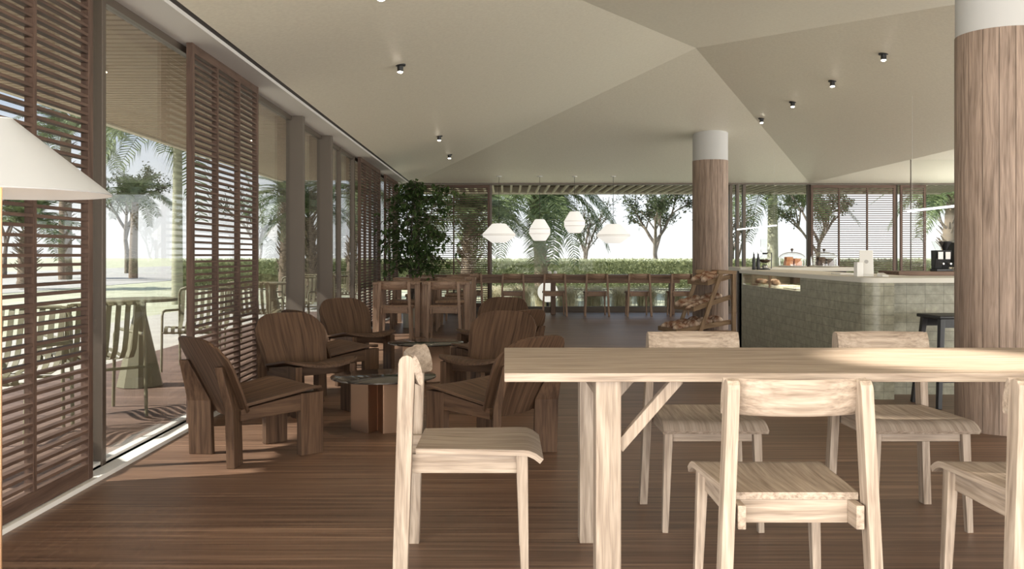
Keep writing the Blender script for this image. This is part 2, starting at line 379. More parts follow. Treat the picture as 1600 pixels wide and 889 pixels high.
GS = 'timber louvre screens along the glazing'
louvre(1.62, H, 3, 'dark timber louvre screen at far left, behind the white floor lamp', (XL - .025, 2.75, .025), rad(90), GS)
louvre(1.55, H, 3, 'dark timber louvre screen behind the nearest dark lounge chair', (XL - .025, 5.76, .025), rad(90), GS)
louvre(2.0, H, 4, 'narrow-looking timber louvre screen left of the tall indoor tree', (XL - .025, 12.5, .025), rad(90), GS)
louvre(1.75, H, 3, 'timber louvre screen on the left glazing nearest the far corner', (XL - .025, 15.2, .025), rad(90), GS)
louvre(1.4, 2.36, 2, 'timber louvre screen on the back glazing right behind the tall indoor tree', (-1.68, YB - .05, .10), 0, GS)
louvre(1.64, 2.36, 3, 'wide timber louvre screen on the back glazing behind the bar', (5.93, YB - .05, .10), 0, GS)
louvre(.5, 2.36, 1, 'narrow timber louvre screen beside the glass partition behind the bar', (7.66, YB - .05, .10), 0, GS)

# ------------------------------------------------------------------ oak table and chairs
t = thing('dining_table', 'long pale oak dining table with square legs in the right foreground', 'table', (0, 0, 0))
MB().box(0, 2.9, 2.80, 3.57, .712, .74).build('tabletop', OAK, t, bevel=.003)
for x in (.29, 2.53):
    for (y0, y1) in ((2.835, 2.925), (3.445, 3.535)):
        MB().box(x, x + .08, y0, y1, 0, .712).build('leg', OAK, t, bevel=.003)
    MB().box(x + .01, x + .07, 2.925, 3.445, .64, .712).build('cross_rail', OAK, t, bevel=.003)
for sx, x in ((1, .37), (-1, 2.53)):
    for yy in (2.885, 3.485): MB().bar((x - .004 * sx, yy, .49), (x + .19 * sx, yy, .712), (.035, .035), None, (0, 1, 0)).build('brace', OAK, t, bevel=.002)

def chair(label, group, M_):
    t = thing('dining_chair', label, 'chair', (0, 0, 0), 0, group)
    for s in (-1, 1):                                                # rear posts, leaning slightly, rounded heads
        yt, yb = -.197, -.218; prof = [(yb - .024, 0), (yb + .026, 0), (yt + .028, .732)]
        prof += [(yt + .0 + .028 * math.cos(q), .740 + .028 * math.sin(q)) for q in [rad(d) for d in (0, 30, 60, 90, 120, 150, 180)]]
        prof.append((yt - .028, .732))
        m = MB(); n = len(prof)
        def px(z): return s * (.232 - .034 * z / .76)
        for wq in (0, -.034): m.v += [(px(z) + s * wq, y, z) for y, z in prof]
        m.f = [tuple(range(n)), tuple(range(2 * n - 1, n - 1, -1))] + [(i, (i + 1) % n, n + (i + 1) % n, n + i) for i in range(n)]
        m.build('leg', M_, t, bevel=.002, grain=2)
    for s in (-1, 1):
        MB().bar((s * .192, .205, 0), (s * .176, .195, .428), (.024, .026), (.034, .04)).build('leg', M_, t, bevel=.002)
    for s in (-1, 1): MB().box(min(s * .15, s * .172), max(s * .15, s * .172), -.228, .185, .362, .427).build('apron', M_, t, bevel=.002)
    MB().box(-.15, .15, -.165, -.145, .362, .427).build('apron', M_, t, bevel=.002)
    MB().box(-.16, .16, .18, .20, .362, .427).build('apron', M_, t, bevel=.002)
    def seat(u, v_):
        y = -.168 + .43 * u; hw = .178 + .030 * min(1, u * 1.0); x = (2 * v_ - 1) * hw
        z = .438 - .007 * (1 - (2 * v_ - 1) ** 2) * math.sin(PI * min(u, 1))
        nn = V((0, 0, 1))
        if u > .86: q = (u - .86) / .14; z -= .028 * q * q; nn = V((0, .8 * q, 1))
        return (x, y, z), nn
    MB().shell(seat, 20, 8, .020, (.43, .40, 'u')).build('seat', M_, t, smooth=50, grain=1)
    m = MB(); N = 12; sec = []
    for k in range(12):                                               # leaf-shaped section of the back rail
        q = 2 * PI * k / 12; zz = .052 * math.cos(q); yy = .013 * math.sin(q) * (1 if abs(math.cos(q)) < .9 else .8)
        sec.append((yy - .22 * zz * -1 * -1, zz))
    vs = []
    for i in range(N + 1):
        x = -.199 + .398 * i / N; bow = -.052 * (1 - (x / .199) ** 2)
        vs += [(x, -.158 + bow + a, .716 + b) for a, b in sec]
    fs = [(i * 12 + k, i * 12 + (k + 1) % 12, (i + 1) * 12 + (k + 1) % 12, (i + 1) * 12 + k) for i in range(N) for k in range(12)]
    fs += [tuple(range(12)), tuple(range(N * 12 + 11, N * 12 - 1, -1))]
    m.add(vs, fs); m.build('backrest', M_, t, smooth=60, grain=0)
    return t
GC = 'pale oak chairs round the long table'
ch = chair('pale oak chair at the left end of the long table, seen from the side', GC, OAK)
ch.location = (-.135, 3.24, 0); ch.rotation_euler = (0, 0, hd(1, 0))
dup(ch, (.808, 2.665, 0), 0, 'pale oak chair in front of the long table, whole backrest seen from behind')
dup(ch, (1.602, 2.665, 0), 0, 'pale oak chair in front of the long table, cut by the right picture edge')
dup(ch, (.834, 3.79, 0), PI, 'pale oak chair behind the long table, the left one, in front of bread rack')
dup(ch, (1.667, 3.79, 0), PI, 'pale oak chair behind the long table, the right one, in front of black stool')

# ------------------------------------------------------------------ dark lounge chairs and round tables
def lounge(label, group):
    t = thing('lounge_chair', label, 'chair', (0, 0, 0), 0, group)
    for s in (-1, 1):
        MB().box(s * .205 - .024, s * .205 + .024, .13, .27, 0, .345).build('leg', WAL, t, bevel=.004, grain=2)
        q = rad(45) * s; c = V((s * .205, -.245, 0)); d = V((-math.sin(-q) * -1, math.cos(q), 0)); d = V((-s * math.sin(rad(45)), math.cos(rad(45)), 0)); b = V((-d.y, d.x, 0))
        def rc(z, sh): return [c + d * (a_ * .066) + b * (b_ * .022) + V((0, sh, z)) for a_, b_ in ((-1, -1), (1, -1), (1, 1), (-1, 1))]
        m = MB(); lo = rc(0, 0); mid = rc(.30, -.01); hi = [c + d * (a_) + b * (b_ * .02) + V((0, -.075, .53)) for a_, b_ in ((-.05, -1), (.0, -1), (.0, 1), (-.05, 1))]
        m.hexa(lo + mid); m.v += [tuple(p) for p in hi]; m.f = [f for f in m.f if f != (4, 5, 6, 7)]
        m.f += [(8, 9, 10, 11), (4, 5, 9, 8), (5, 6, 10, 9), (6, 7, 11, 10), (7, 4, 8, 11)]
        m.build('leg', WAL, t, bevel=.004, grain=2)
        MB().hexa([(s * .205 - .02, -.22, .235), (s * .205 + .02, -.22, .235), (s * .205 + .02, .16, .25), (s * .205 - .02, .16, .25),
                   (s * .205 - .02, -.22, .295), (s * .205 + .02, -.22, .295), (s * .205 + .02, .16, .345), (s * .205 - .02, .16, .345)]).build('side_rail', WAL, t, bevel=.003)
    MB().box(-.185, .185, .14, .175, .27, .335).build('cross_rail', WAL, t, bevel=.003)
    def seat(u, v_):
        k = 2 * v_ - 1; y = -.20 + .53 * u; hw = .245 + .035 * u
        if u > .8: hw *= math.sqrt(max(0, 1 - ((u - .8) / .2) ** 2 * .55))
        y -= .045 * k * k * u
        z = .308 + .075 * u - .03 * (1 - k * k) * (1 - .4 * u) + .012; z -= .035 * max(0, (u - .75) / .25) ** 2
        return (k * hw, y, z), (-.1 * k, -.12, 1)
    MB().shell(seat, 18, 14, .016, (.53, .6, 'u')).build('seat', WAL, t, smooth=60, grain=1)
    def back(u, v_):
        k = 2 * v_ - 1; k4 = abs(k) ** 4; k6 = abs(k) ** 6; lo_ = .055 * k6; hi_ = .475 - .10 * k6 - .016 * k * k
        hgt = lo_ + (hi_ - lo_) * u; hw = .228 + .048 * min(1, hgt / .30)
        x = k * hw * (1 - .06 * max(0, hgt / .475 - .7) * 2); y = -.185 - hgt * .40 + .42 * x * x - .14 * hgt * hgt; z = .235 + hgt * .925
        return (x, y, z), (-.8 * x, 1, .42)
    MB().shell(back, 22, 16, .015, (.47, .6, 'u')).build('backrest', WAL, t, smooth=60, grain=2)
    return t
GL = 'dark walnut lounge chairs round the low tables'
lc = lounge('dark lounge chair nearest the left glazing, its back turned, by louvre screen', GL)
lc.location = (-1.37, 5.02, 0); lc.rotation_euler = (0, 0, hd(.74, .67))
dup(lc, (-1.40, 6.42, 0), hd(.62, -.78), 'dark lounge chair facing us from behind the front round table, left side')
dup(lc, (-1.38, 7.33, 0), hd(.74, .67), 'dark lounge chair on the left, third back from front, mostly hidden')
dup(lc, (-1.40, 8.68, 0), hd(.62, -.78), 'dark lounge chair on the left standing farthest back, by tall glazing post')
dup(lc, (-.09, 5.06, 0), hd(-.74, .67), 'dark lounge chair turned away beside the end of long oak table')
dup(lc, (-.14, 6.58, 0), hd(-.42, -.91), 'dark lounge chair facing us, right of front round table, seat partly showing')
dup(lc, (-.09, 7.38, 0), hd(-.74, .67), 'dark lounge chair on the right turned away by the rear round table')
dup(lc, (-.14, 8.85, 0), hd(-.42, -.91), 'dark lounge chair on the right standing farthest back, only its top showing')
def round_table(label):
    t = thing('low_round_table', label, 'table', (0, 0, 0), 0, 'low round metal tables')
    MB().lathe([(.33, .322), (.336, .325), (.336, .333), (.33, .336)], 64).build('tabletop', TABT, t, smooth=50)
    # folded sheet pedestal with a slit
    pl = [(-.20, -.06), (-.07, -.20), (-.025, -.10), (.025, -.20), (.17, -.14), (.215, .03), (.10, .19), (-.10, .19)]
    MB().prism(pl, 'z', .0, .322).build('pedestal', TABM, t, bevel=.002)
    return t
rt = round_table('low round metal table in front, blue-grey top, beside nearest dark lounge chair'); rt.location = (-.775, 5.75, 0)
dup(rt, (-.70, 7.98, 0), 0, 'low round metal table farther back between the rear dark lounge chairs')

# ------------------------------------------------------------------ small brown tables and chairs at the back left
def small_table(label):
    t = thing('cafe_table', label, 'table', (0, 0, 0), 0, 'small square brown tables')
    MB().box(-.325, .325, -.33, .33, .705, .74).build('tabletop', OAKDIM, t, bevel=.003)
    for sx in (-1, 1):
        for sy in (-1, 1): MB().box(sx * .285 - .035, sx * .285 + .035, sy * .285 - .035, sy * .285 + .035, 0, .705).build('leg', OAKDIM, t, bevel=.003)
    MB().box(-.25, .25, -.275, -.25, .65, .705).build('apron', OAKDIM, t); MB().box(-.25, .25, .25, .275, .65, .705).build('apron', OAKDIM, t)
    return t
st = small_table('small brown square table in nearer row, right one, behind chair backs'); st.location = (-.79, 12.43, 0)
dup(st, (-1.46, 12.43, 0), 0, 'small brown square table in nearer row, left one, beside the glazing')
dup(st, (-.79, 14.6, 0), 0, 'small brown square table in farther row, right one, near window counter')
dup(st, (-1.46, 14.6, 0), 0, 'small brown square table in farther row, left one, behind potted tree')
GB = 'brown oak chairs at the small tables'
cb = chair('brown chair in front of the nearer small tables, the right one', GB, OAKDIM)
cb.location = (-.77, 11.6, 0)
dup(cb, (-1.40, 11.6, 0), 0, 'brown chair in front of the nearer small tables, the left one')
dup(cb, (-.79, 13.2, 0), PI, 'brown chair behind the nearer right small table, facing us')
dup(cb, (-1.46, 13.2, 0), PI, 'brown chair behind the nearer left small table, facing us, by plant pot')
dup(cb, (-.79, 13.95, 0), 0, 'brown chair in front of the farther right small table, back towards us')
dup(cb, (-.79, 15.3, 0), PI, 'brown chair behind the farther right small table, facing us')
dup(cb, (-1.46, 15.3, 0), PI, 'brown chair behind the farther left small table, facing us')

# window counter
t = thing('window_counter', 'long brown timber counter along the back window', 'counter', (0, 0, 0))
MB().box(-1.8, 3.45, 16.4, 16.95, .70, .74).build('worktop', COUNT, t, bevel=.003)
MB().box(-1.75, 3.22, 16.43, 16.46, .59, .70).build('apron', COUNT, t)
for x in (-1.6, .91, 3.12): MB().box(x - .045, x + .045, 16.64, 16.77, 0, .70).build('leg', COUNT, t, bevel=.003)
nm = ['leftmost', 'second from left', 'third from left', 'third from right', 'second from right', 'rightmost']
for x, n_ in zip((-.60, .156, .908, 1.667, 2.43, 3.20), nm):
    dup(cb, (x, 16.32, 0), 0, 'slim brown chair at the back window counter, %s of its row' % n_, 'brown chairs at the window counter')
for x, n_ in ((.845, 'left'), (.945, 'right')):
    tag(MB().lathe([(.012, 0), (.028, .01), (.035, .035), (.028, .06), (.012, .07)], 16, (x, 16.62, .74)).build('shaker', WPLAS, smooth=60), 'tiny round white shaker on the window counter, %s one of two' % n_, 'shaker', 'white shakers')

# ------------------------------------------------------------------ lamps
t = thing('floor_lamp', 'white cone-shaded floor lamp at the left picture edge', 'lamp', (-1.463, 2.6, 0))
SH = pm('lamp_shade', (.70, .68, .64), .8)
def shp(u, v_):
    q = 2 * PI * v_; r = .034 + .265 * u; z = 1.502 - .214 * u; return (r * math.cos(q), r * math.sin(q), z), (.6 * math.cos(q), .6 * math.sin(q), .8)
SHADE, n_, b_, l_ = newmat('translucent_shade'); b_.inputs['Base Color'].default_value = (.40, .408, .415, 1); b_.inputs['Roughness'].default_value = .9
tl = nd(n_, 'ShaderNodeBsdfTranslucent'); tl.inputs[0].default_value = (.8, .72, .6, 1); mi = nd(n_, 'ShaderNodeMixShader', Fac=.07)
l_(b_.outputs[0], mi.inputs[1]); l_(tl.outputs[0], mi.inputs[2]); l_(mi.outputs[0], n_.nodes['Material Output'].inputs[0])
lsh = MB().shell(shp, 6, 64, .004).build('lamp_shade', SHADE, t, smooth=50)
MB().lathe([(.036, 1.498), (.034, 1.506), (.004, 1.508)], 24).build('shade_cap', WHITE, lsh, smooth=40)
MB().tube([(0, 0, .02), (0, 0, 1.50)], .0055, 12).build('pole', pm('lamp_pole', (.42, .25, .14), .35, .6), t, smooth=50)
MB().lathe([(.14, 0), (.14, .015), (.13, .02)], 40).build('base', WHITE, t, smooth=40)
MB().lathe([(.012, 1.33), (.03, 1.345), (.035, 1.37), (.02, 1.40), (.012, 1.42)], 16).build('bulb', LAMPW, t, smooth=60)
lo = light('floor_lamp_light', 'POINT', (-1.463, 2.6, 1.312), 2.6, (1, .72, .45), shadow_soft_size=.04)

prof_w = [(.11, .355), (.135, .345), (.30, .17), (.31, .155), (.31, .135), (.30, .12), (.145, .008), (.12, 0)]
prof_t = [(.075, .40), (.095, .39), (.185, .24), (.195, .22), (.195, .13), (.185, .11), (.115, .006), (.09, 0)]
GP = 'white lantern pendants over the window counter'
def pendant(x, zb, prof, lab, y=16.7):
    t = thing('pendant_lamp', lab, 'lamp', (x, y, zb), 0, GP)
    ls_ = MB().lathe(prof, 40).build('lamp_shade', LAMPW, t, smooth=35)
    rm, z1, z2 = max(p[0] for p in prof), prof[3][1], prof[4][1]
    for z in (z1, z2): MB().lathe([(rm - .002, z - .003), (rm + .0035, z - .003), (rm + .0035, z + .003), (rm - .002, z + .003)], 40).build('seam', SEAM, ls_)
    zt = ceil_z(x, y) - zb
    MB().tube([(0, 0, prof[0][1] - .01), (0, 0, zt)], .004, 6).build('cord', DARK, t)
    MB().lathe([(.05, zt - .012), (.05, zt + .01)], 20).build('canopy', WHITE, t)
    return t
pendant(-.10, 1.335, prof_w, 'leftmost of the white pendants, a wide flat lantern')
pendant(.66, 1.37, prof_t, 'white narrow lantern pendant, second from left')
pendant(1.31, 1.515, prof_t, 'white narrow lantern pendant hanging higher, third from left')
pendant(2.03, 1.325, prof_w, 'rightmost of the white pendants, a wide flat lantern')
def spot(x, y, lab, e=26, size=70, col=(1, .80, .58)):
    z = ceil_z(x, y); t = thing('ceiling_spotlight', lab, 'lamp', (x, y, z), 0, 'small ceiling spotlights')
    MB().lathe([(.045, .012), (.045, -.004), (.04, -.008)], 24).build('mount', BLACK, t, smooth=40)
    hs = MB().lathe([(.026, 0), (.026, -.055)], 20).build('housing', BLACK, t, smooth=40)
    MB().lathe([(.022, -.054), (.022, -.060), (.012, -.066)], 16).build('bulb', BULB, hs)
    o = light('spot_light', 'SPOT', (x, y, z - .075), e, col, spot_size=rad(size), spot_blend=.8, shadow_soft_size=.03)
    return t
for y, n_ in ((7.49, 'largest, near the left glazing'), (11.97, 'second on the left'), (14.2, 'farthest on the left, above the indoor tree')): spot(-.87, y, 'small black ceiling spotlight, %s' % n_)
for y, n_ in ((8.41, 'nearest the large column'), (9.72, 'second of the right row'), (11.06, 'third of the right row'), (12.4, 'farthest of the right row')): spot(3.56, y, 'small black ceiling spotlight over the bar, %s' % n_)
spot(1.56, 3.2, 'small ceiling spotlight over the long oak table, outside the picture', 330, 30, (1, .90, .76))
spot(-.75, 5.45, 'small ceiling spotlight over the front round table, outside the picture', 30, 55)
TUBEM = pm('tube_light', (1, 1, 1), .5, emit=(1, .98, .95), es=2.2)
for y0, y1, lab in ((14.5, 16.9, 'thin white tube lamp hanging left of the cake domes, behind bar'), (7.0, 9.76, 'thin white tube lamp hanging over the bar beside the large column')):
    t = thing('tube_lamp', lab, 'lamp', (4.4, (y0 + y1) / 2, 1.585), 0, 'thin tube lamps over the bar'); h = (y1 - y0) / 2
    MB().tube([(0, -h, 0), (0, h, 0)], .012, 10).build('tube', TUBEM, t, smooth=50)
    for q in (-h + .1, h - .1): MB().tube([(0, q, .01), (0, q, ceil_z(4.4, (y0 + y1) / 2 + q) - 1.585)], .0009, 4).build('wire', STEEL, t)

# ------------------------------------------------------------------ the bar
bar = thing('bar_counter', 'sage-tiled bar counter with rounded corner and pale top', 'counter')
def strip(mb, path, z0, z1, th=.10):
    u = 0
    for i in range(len(path) - 1):
        a = V((*path[i], 0)); b = V((*path[i + 1], 0)); d = (b - a); n = V((d.y, -d.x, 0)).normalized() * -1
        ln = d.length; o = len(mb.v)
        mb.hexa([a + V((0, 0, z0)), b + V((0, 0, z0)), b + n * th + V((0, 0, z0)), a + n * th + V((0, 0, z0)), a + V((0, 0, z1)), b + V((0, 0, z1)), b + n * th + V((0, 0, z1)), a + n * th + V((0, 0, z1))])
        if mb.g is None: mb.g = []
        mb.g += [(u0, z, 0) for z in (z0 + .014, z1 + .014) for u0 in (u, u + ln, u + ln, u)]; u += ln
XB, YN, YF = 2.78, 6.87, 10.6
arc = [(2.90 - .12 * math.cos(q), 6.99 - .12 * math.sin(q)) for q in [rad(5 * k) for k in range(19)]]
m = MB()
strip(m, [(3.35, YF), (XB, YF), (XB, 10.46)], 0, .893); strip(m, [(XB, 10.46), (XB, 8.42)], 0, .765)
strip(m, [(XB, 8.42)] + arc + [(2.99, YN)], 0, .893); strip(m, [(2.90, 7.12), (5.6, 7.12)], 0, .893)
m.build('tiled_front', TILE, bar)
top = [(3.42, YF), (XB - .004, YF)] + [(x - .004, y - .004) for x, y in arc] + [(5.6, YN - .004), (5.6, 7.55), (3.42, 7.55)]
MB().prism(top, 'z', .893, .933).build('worktop', PALE, bar, bevel=.003)
MB().box(2.80, 3.38, 8.42, 10.46, .74, .764).build('display_shelf', pm('cream_shelf', (.72, .70, .58), .5), bar)
dl = light('display_light', 'AREA', (3.05, 9.44, .885), 6, (1, .9, .72), shape='RECTANGLE', size=.3, size_y=1.9)  # added lamp, unseen, to brighten the inside of the display
MB().box(3.36, 3.40, 7.5, 10.6, 0, .892).build('inner_panel', POSTM, bar)
dg = MB().box(XB + .004, XB + .014, 8.44, 10.44, .765, .893).build('display_glass', GLASSV, bar)
MB().box(XB + .001, XB + .018, 9.40, 9.43, .765, .893).build('glass_divider', OAKDIM, dg)
for k, (y, n_) in enumerate(((10.2, 'farthest'), (9.75, 'middle'), (8.95, 'nearest'))):
    tag(MB().box(2.84, 3.2, y - .2, y + .18, .765, .778).build('serving_tray', SILL if k else OAKDIM, bevel=.003), 'flat serving tray inside the bar display, the %s' % n_, 'tray', 'trays in the bar display')  # pale trays stand in for a cream reflection on the glass
def loafmesh(L_, W_, H_, seed, slashes=3):
    rr = random.Random(seed); m = MB(); nu, nv = 20, 14; vs = []; fs = []
    for i in range(nu + 1):
        a = PI * i / nu; y = -math.cos(a) * L_ / 2; r = math.sin(a) ** .65
        for k in range(nv):
            q = 2 * PI * k / nv; x = math.cos(q) * W_ / 2 * r; z = math.sin(q) * H_ / 2 * r
            z *= .7 if z < 0 else 1
            if math.sin(q) > .3: z -= .010 * (.5 + .5 * math.cos(2 * PI * (y / L_ * slashes * 1.0 + x / W_ * .8))) ** 6 * r
            j = 1 + .04 * math.sin(3 * q + seed) * math.sin(2 * a); vs.append((x * j, y, z * j + H_ * .35))
    for i in range(nu):
        for k in range(nv): k2 = (k + 1) % nv; fs.append((i * nv + k, i * nv + k2, (i + 1) * nv + k2, (i + 1) * nv + k))
    m.add(vs, fs); return m
LOAF = [loafmesh(.26, .13, .12, 1).build('bread_loaf', CRUST, smooth=80), loafmesh(.19, .165, .13, 2, 2).build('bread_loaf', CRUST, smooth=80), loafmesh(.40, .09, .08, 3, 6).build('baguette', CRUST, smooth=80), loafmesh(.13, .08, .07, 4, 3).build('pastry', CRUST, smooth=80)]
used = set()
def loaf(k, loc, rot, lab, cat, grp, sc=1):
    o = LOAF[k] if k not in used else LOAF[k].copy()
    if k in used: COL.objects.link(o)
    used.add(k); o.location = loc; o.rotation_euler = rot; o.scale = (sc,) * 3; return tag(o, lab, cat, grp)
for k, (x, y, a, n_) in enumerate(((2.93, 10.28, .4, 'at the far end, front'), (3.06, 10.16, 1.9, 'at the far end, behind'), (2.92, 10.08, 2.4, 'second from the far end'), (2.95, 9.86, 1.0, 'on the middle tray, far side'), (2.93, 9.68, .2, 'on the middle tray, near side'))):
    loaf(3, (x, y, .779), (0, 0, a), 'small brown pastry in the bar display, %s' % n_, 'pastry', 'pastries in the bar display')

bc = thing('rear_counter', 'pale-topped rear counter under the glass cake domes', 'counter')
MB().box(2.80, 4.18, 10.62, 11.2, .915, .96).build('worktop', PALE, bc, bevel=.003)
MB().box(2.9, 4.1, 10.75, 11.15, 0, .915).build('cabinet', DARK, bc)
bb = thing('back_bar', 'dark brown back bar carrying the black coffee machines', 'counter')
MB().box(4.82, 7.2, 10.95, 11.55, .86, .905).build('worktop', COUNT, bb, bevel=.003)
MB().box(4.9, 7.15, 11.0, 11.5, 0, .86).build('cabinet', COUNT, bb)
# cake domes
def dome(x, lab, cm, cl_):
    t = thing('cake_dome', lab, 'cake stand', (x, 10.9, .96), 0, 'glass cake domes')
    MB().lathe([(.06, 0), (.165, .008), (.172, .016), (.165, .018)], 48).build('plate', SILL, t, smooth=40)
    prof = [(.155, .018), (.155, .11)] + [(.155 * math.cos(q), .11 + .075 * math.sin(q)) for q in [rad(d) for d in (15, 30, 45, 60, 75, 86)]]
    dm = MB().lathe(prof, 48, cap=False).build('dome', GLASSV, t, smooth=60)
    MB().lathe([(.004, .184), (.008, .196), (.016, .205), (.018, .215), (.010, .226), (.002, .228)], 16).build('knob', BRONZE, dm, smooth=60)
    for k, (dx, dy, sx, z0, z1, n_) in enumerate(((-.055, -.03, .085, 0, .055, 'lower left'), (.055, -.03, .085, 0, .055, 'lower right'), (-.05, -.03, .08, .055, .105, 'upper left'), (.05, -.02, .07, .055, .085, 'upper right'))):
        o = MB().box(-sx / 2, sx / 2, -.05, .05, 0, z1 - z0).build('cake_slice', cm, bevel=.006); o.location = (x + dx, 10.9 + dy, .979 + z0)
        tag(o, '%s cake slice, %s under the %s glass dome' % (cl_, n_, 'left' if x < 3.6 else 'right'), 'cake', 'cake slices under the domes')
dome(3.50, 'glass dome over orange cake slices on the rear counter', CAKE, 'orange')
dome(3.89, 'glass dome over dark cake slices on the rear counter', CAKED, 'dark brown')
# siphon brewer, bottles
t = thing('siphon_brewer', 'glass siphon coffee brewer at the far end of bar', 'coffee maker', (3.06, 10.52, .933), 0)
MB().lathe([(.06, 0), (.06, .012), (.02, .02), (.008, .03)], 24).build('base', BLACK, t, smooth=40)
MB().lathe([(.012, .075), (.055, .09), (.07, .12), (.06, .15), (.025, .18), (.022, .19)], 28, cap=False).build('lower_bulb', GLASSV, t, smooth=60)
MB().lathe([(.010, .08), (.052, .092), (.066, .118), (.064, .124)], 28).build('coffee', SPIRIT, t, smooth=60)
MB().lathe([(.022, .19), (.05, .215), (.053, .25), (.053, .36), (.055, .362)], 28, cap=False).build('upper_chamber', GLASSV, t, smooth=60)
MB().lathe([(.026, .182), (.03, .19), (.026, .20)], 20).build('collar', BLACK, t, smooth=40)
MB().tube([(.075, 0, .015), (.078, 0, .20), (.028, 0, .20)], .006, 8).build('stand', BLACK, t, smooth=40)
MB().lathe([(.03, .021), (.034, .05), (.01, .062)], 18).build('burner', STEEL, t, smooth=40)
for x, n_ in ((2.925, 'left'), (2.975, 'right')):
    t = thing('dark_bottle', 'slim black bottle beside the siphon brewer, %s one of two' % n_, 'bottle', (x, 10.5, .933), 0, 'slim black bottles on the bar')
    bd_ = MB().lathe([(.019, 0), (.021, .01), (.021, .12), (.010, .155), (.009, .19)], 18).build('body', BLACK, t, smooth=50)
    MB().lathe([(.010, .19), (.010, .21)], 14).build('cap', STEEL, bd_)
# register tablet
t = thing('tablet_stand', 'white tablet register on a stand at the bar corner', 'till', (2.965, 7.33, .933), rad(-18))
tb = MB().hexa([(-.055, .02, .015), (.055, .02, .015), (.055, .03, .014), (-.055, .03, .014), (-.052, .075, .215), (.052, .075, .215), (.052, .085, .213), (-.052, .085, .213)]).build('tablet', WPLAS, t, bevel=.003)
MB().box(-.05, .05, -.02, .12, 0, .014).build('foot', WPLAS, t, bevel=.003)
MB().box(-.03, .03, .06, .12, .012, .10).build('arm', WPLAS, t, bevel=.004)
lg = MB().lathe([(.016, 0), (.016, .002)], 24).build('emblem', pm('grey_emblem', (.45, .44, .42), .5), tb); lg.rotation_euler = (rad(90 - 14), 0, 0); lg.location = (0, .049, .12)
tag(MB().box(2.855, 2.905, 7.25, 7.32, .933, 1.05).build('card_holder', WPLAS, bevel=.003), 'upright white box left of the tablet on the bar', 'box')
tag(MB().hexa([(3.02, 7.16, .933), (3.075, 7.16, .933), (3.075, 7.27, .933), (3.02, 7.27, .933), (3.022, 7.17, .948), (3.073, 7.17, .948), (3.073, 7.26, .965), (3.022, 7.26, .965)]).build('card_reader', WPLAS, bevel=.003), 'small white card reader right of tablet on the bar', 'card reader')
tag(MB().box(3.0, 3.16, 8.0, 8.24, .933, .945).build('menu_board', WPLAS, bevel=.003), 'flat white menu lying on the bar top', 'menu')
# coffee machines
for x, y, n_ in ((5.37, 11.1, 'left'), (5.50, 11.18, 'right')):
    t = thing('coffee_grinder', 'black coffee grinder on the back bar, %s one of two' % n_, 'coffee grinder', (x, y, .905), 0, 'black coffee grinders')
    MB().box(-.055, .055, -.09, .09, 0, .03).build('base', BLACK, t, bevel=.005)
    gb_ = MB().hexa([(-.045, -.01, .03), (.045, -.01, .03), (.045, .08, .03), (-.045, .08, .03), (-.05, -.07, .26), (.05, -.07, .26), (.05, .08, .26), (-.05, .08, .26)]).build('body', BLACK, t, bevel=.006)
    MB().lathe([(.03, .26), (.035, .28), (.07, .36), (.072, .37)], 24).build('hopper', BLACK if n_ == 'right' else GLASSV, t, smooth=40)
    MB().box(-.03, .03, -.075, -.071, .15, .24).build('display', WPLAS, gb_)
    MB().tube([(0, -.07, .10), (0, -.15, .095)], .012, 8).build('spout', STEEL, gb_)
t = thing('espresso_machine', 'black espresso machine on the back bar behind the large column', 'coffee machine', (6.0, 11.22, .905), 0)
for sx in (-.3, -.1, .1, .3): MB().lathe([(.02, 0), (.016, .05)], 12, (sx, -.12, 0)).build('foot', BLACK, t)
MB().box(-.38, .38, -.2, .2, .05, .11).build('drip_tray', BLACK, t, bevel=.008)
MB().hexa([(-.34, -.0, .11), (.34, -.0, .11), (.34, .2, .11), (-.34, .2, .11), (-.38, -.17, .34), (.38, -.17, .34), (.38, .2, .38), (-.38, .2, .38)]).build('body', BLACK, t, bevel=.012)
for sx in (-.2, .1):
    g_ = MB().lathe([(.035, .20), (.035, .26)], 18, (sx, -.1, 0)).build('group_head', STEEL, t)
    MB().tube([(sx, -.11, .20), (sx, -.25, .19)], .013, 8).build('handle', BLACK, g_)
MB().tube([(-.36, -.17, .28), (-.42, -.2, .26), (-.43, -.21, .13)], .007, 8).build('steam_wand', STEEL, t)
MB().tube([(-.36 + .03 * math.cos(q), -.19, .32 + .03 * math.sin(q)) for q in [rad(40 * k) for k in range(10)]], .006, 6).build('valve_ring', WPLAS, t)
# bar stool
t = thing('bar_stool', 'black bar stool in front of bar, half behind the large column', 'stool', (3.33, 6.62, 0), rad(6))
MB().box(-.215, .215, -.15, .15, .645, .67).build('seat', BLACK, t, bevel=.008)
MB().box(-.19, .19, -.125, -.10, .58, .645).build('apron', BLACK, t); MB().box(-.19, .19, .10, .125, .58, .645).build('apron', BLACK, t)
for sx in (-1, 1):
    for sy in (-1, 1): MB().bar((sx * .23, sy * .165, 0), (sx * .175, sy * .11, .65), (.032, .032), (.038, .038)).build('leg', BLACK, t, bevel=.003)
MB().bar((-.21, -.145, .2), (.21, -.145, .2), (.025, .025), None, (0, 1, 0)).build('footrest', BLACK, t)

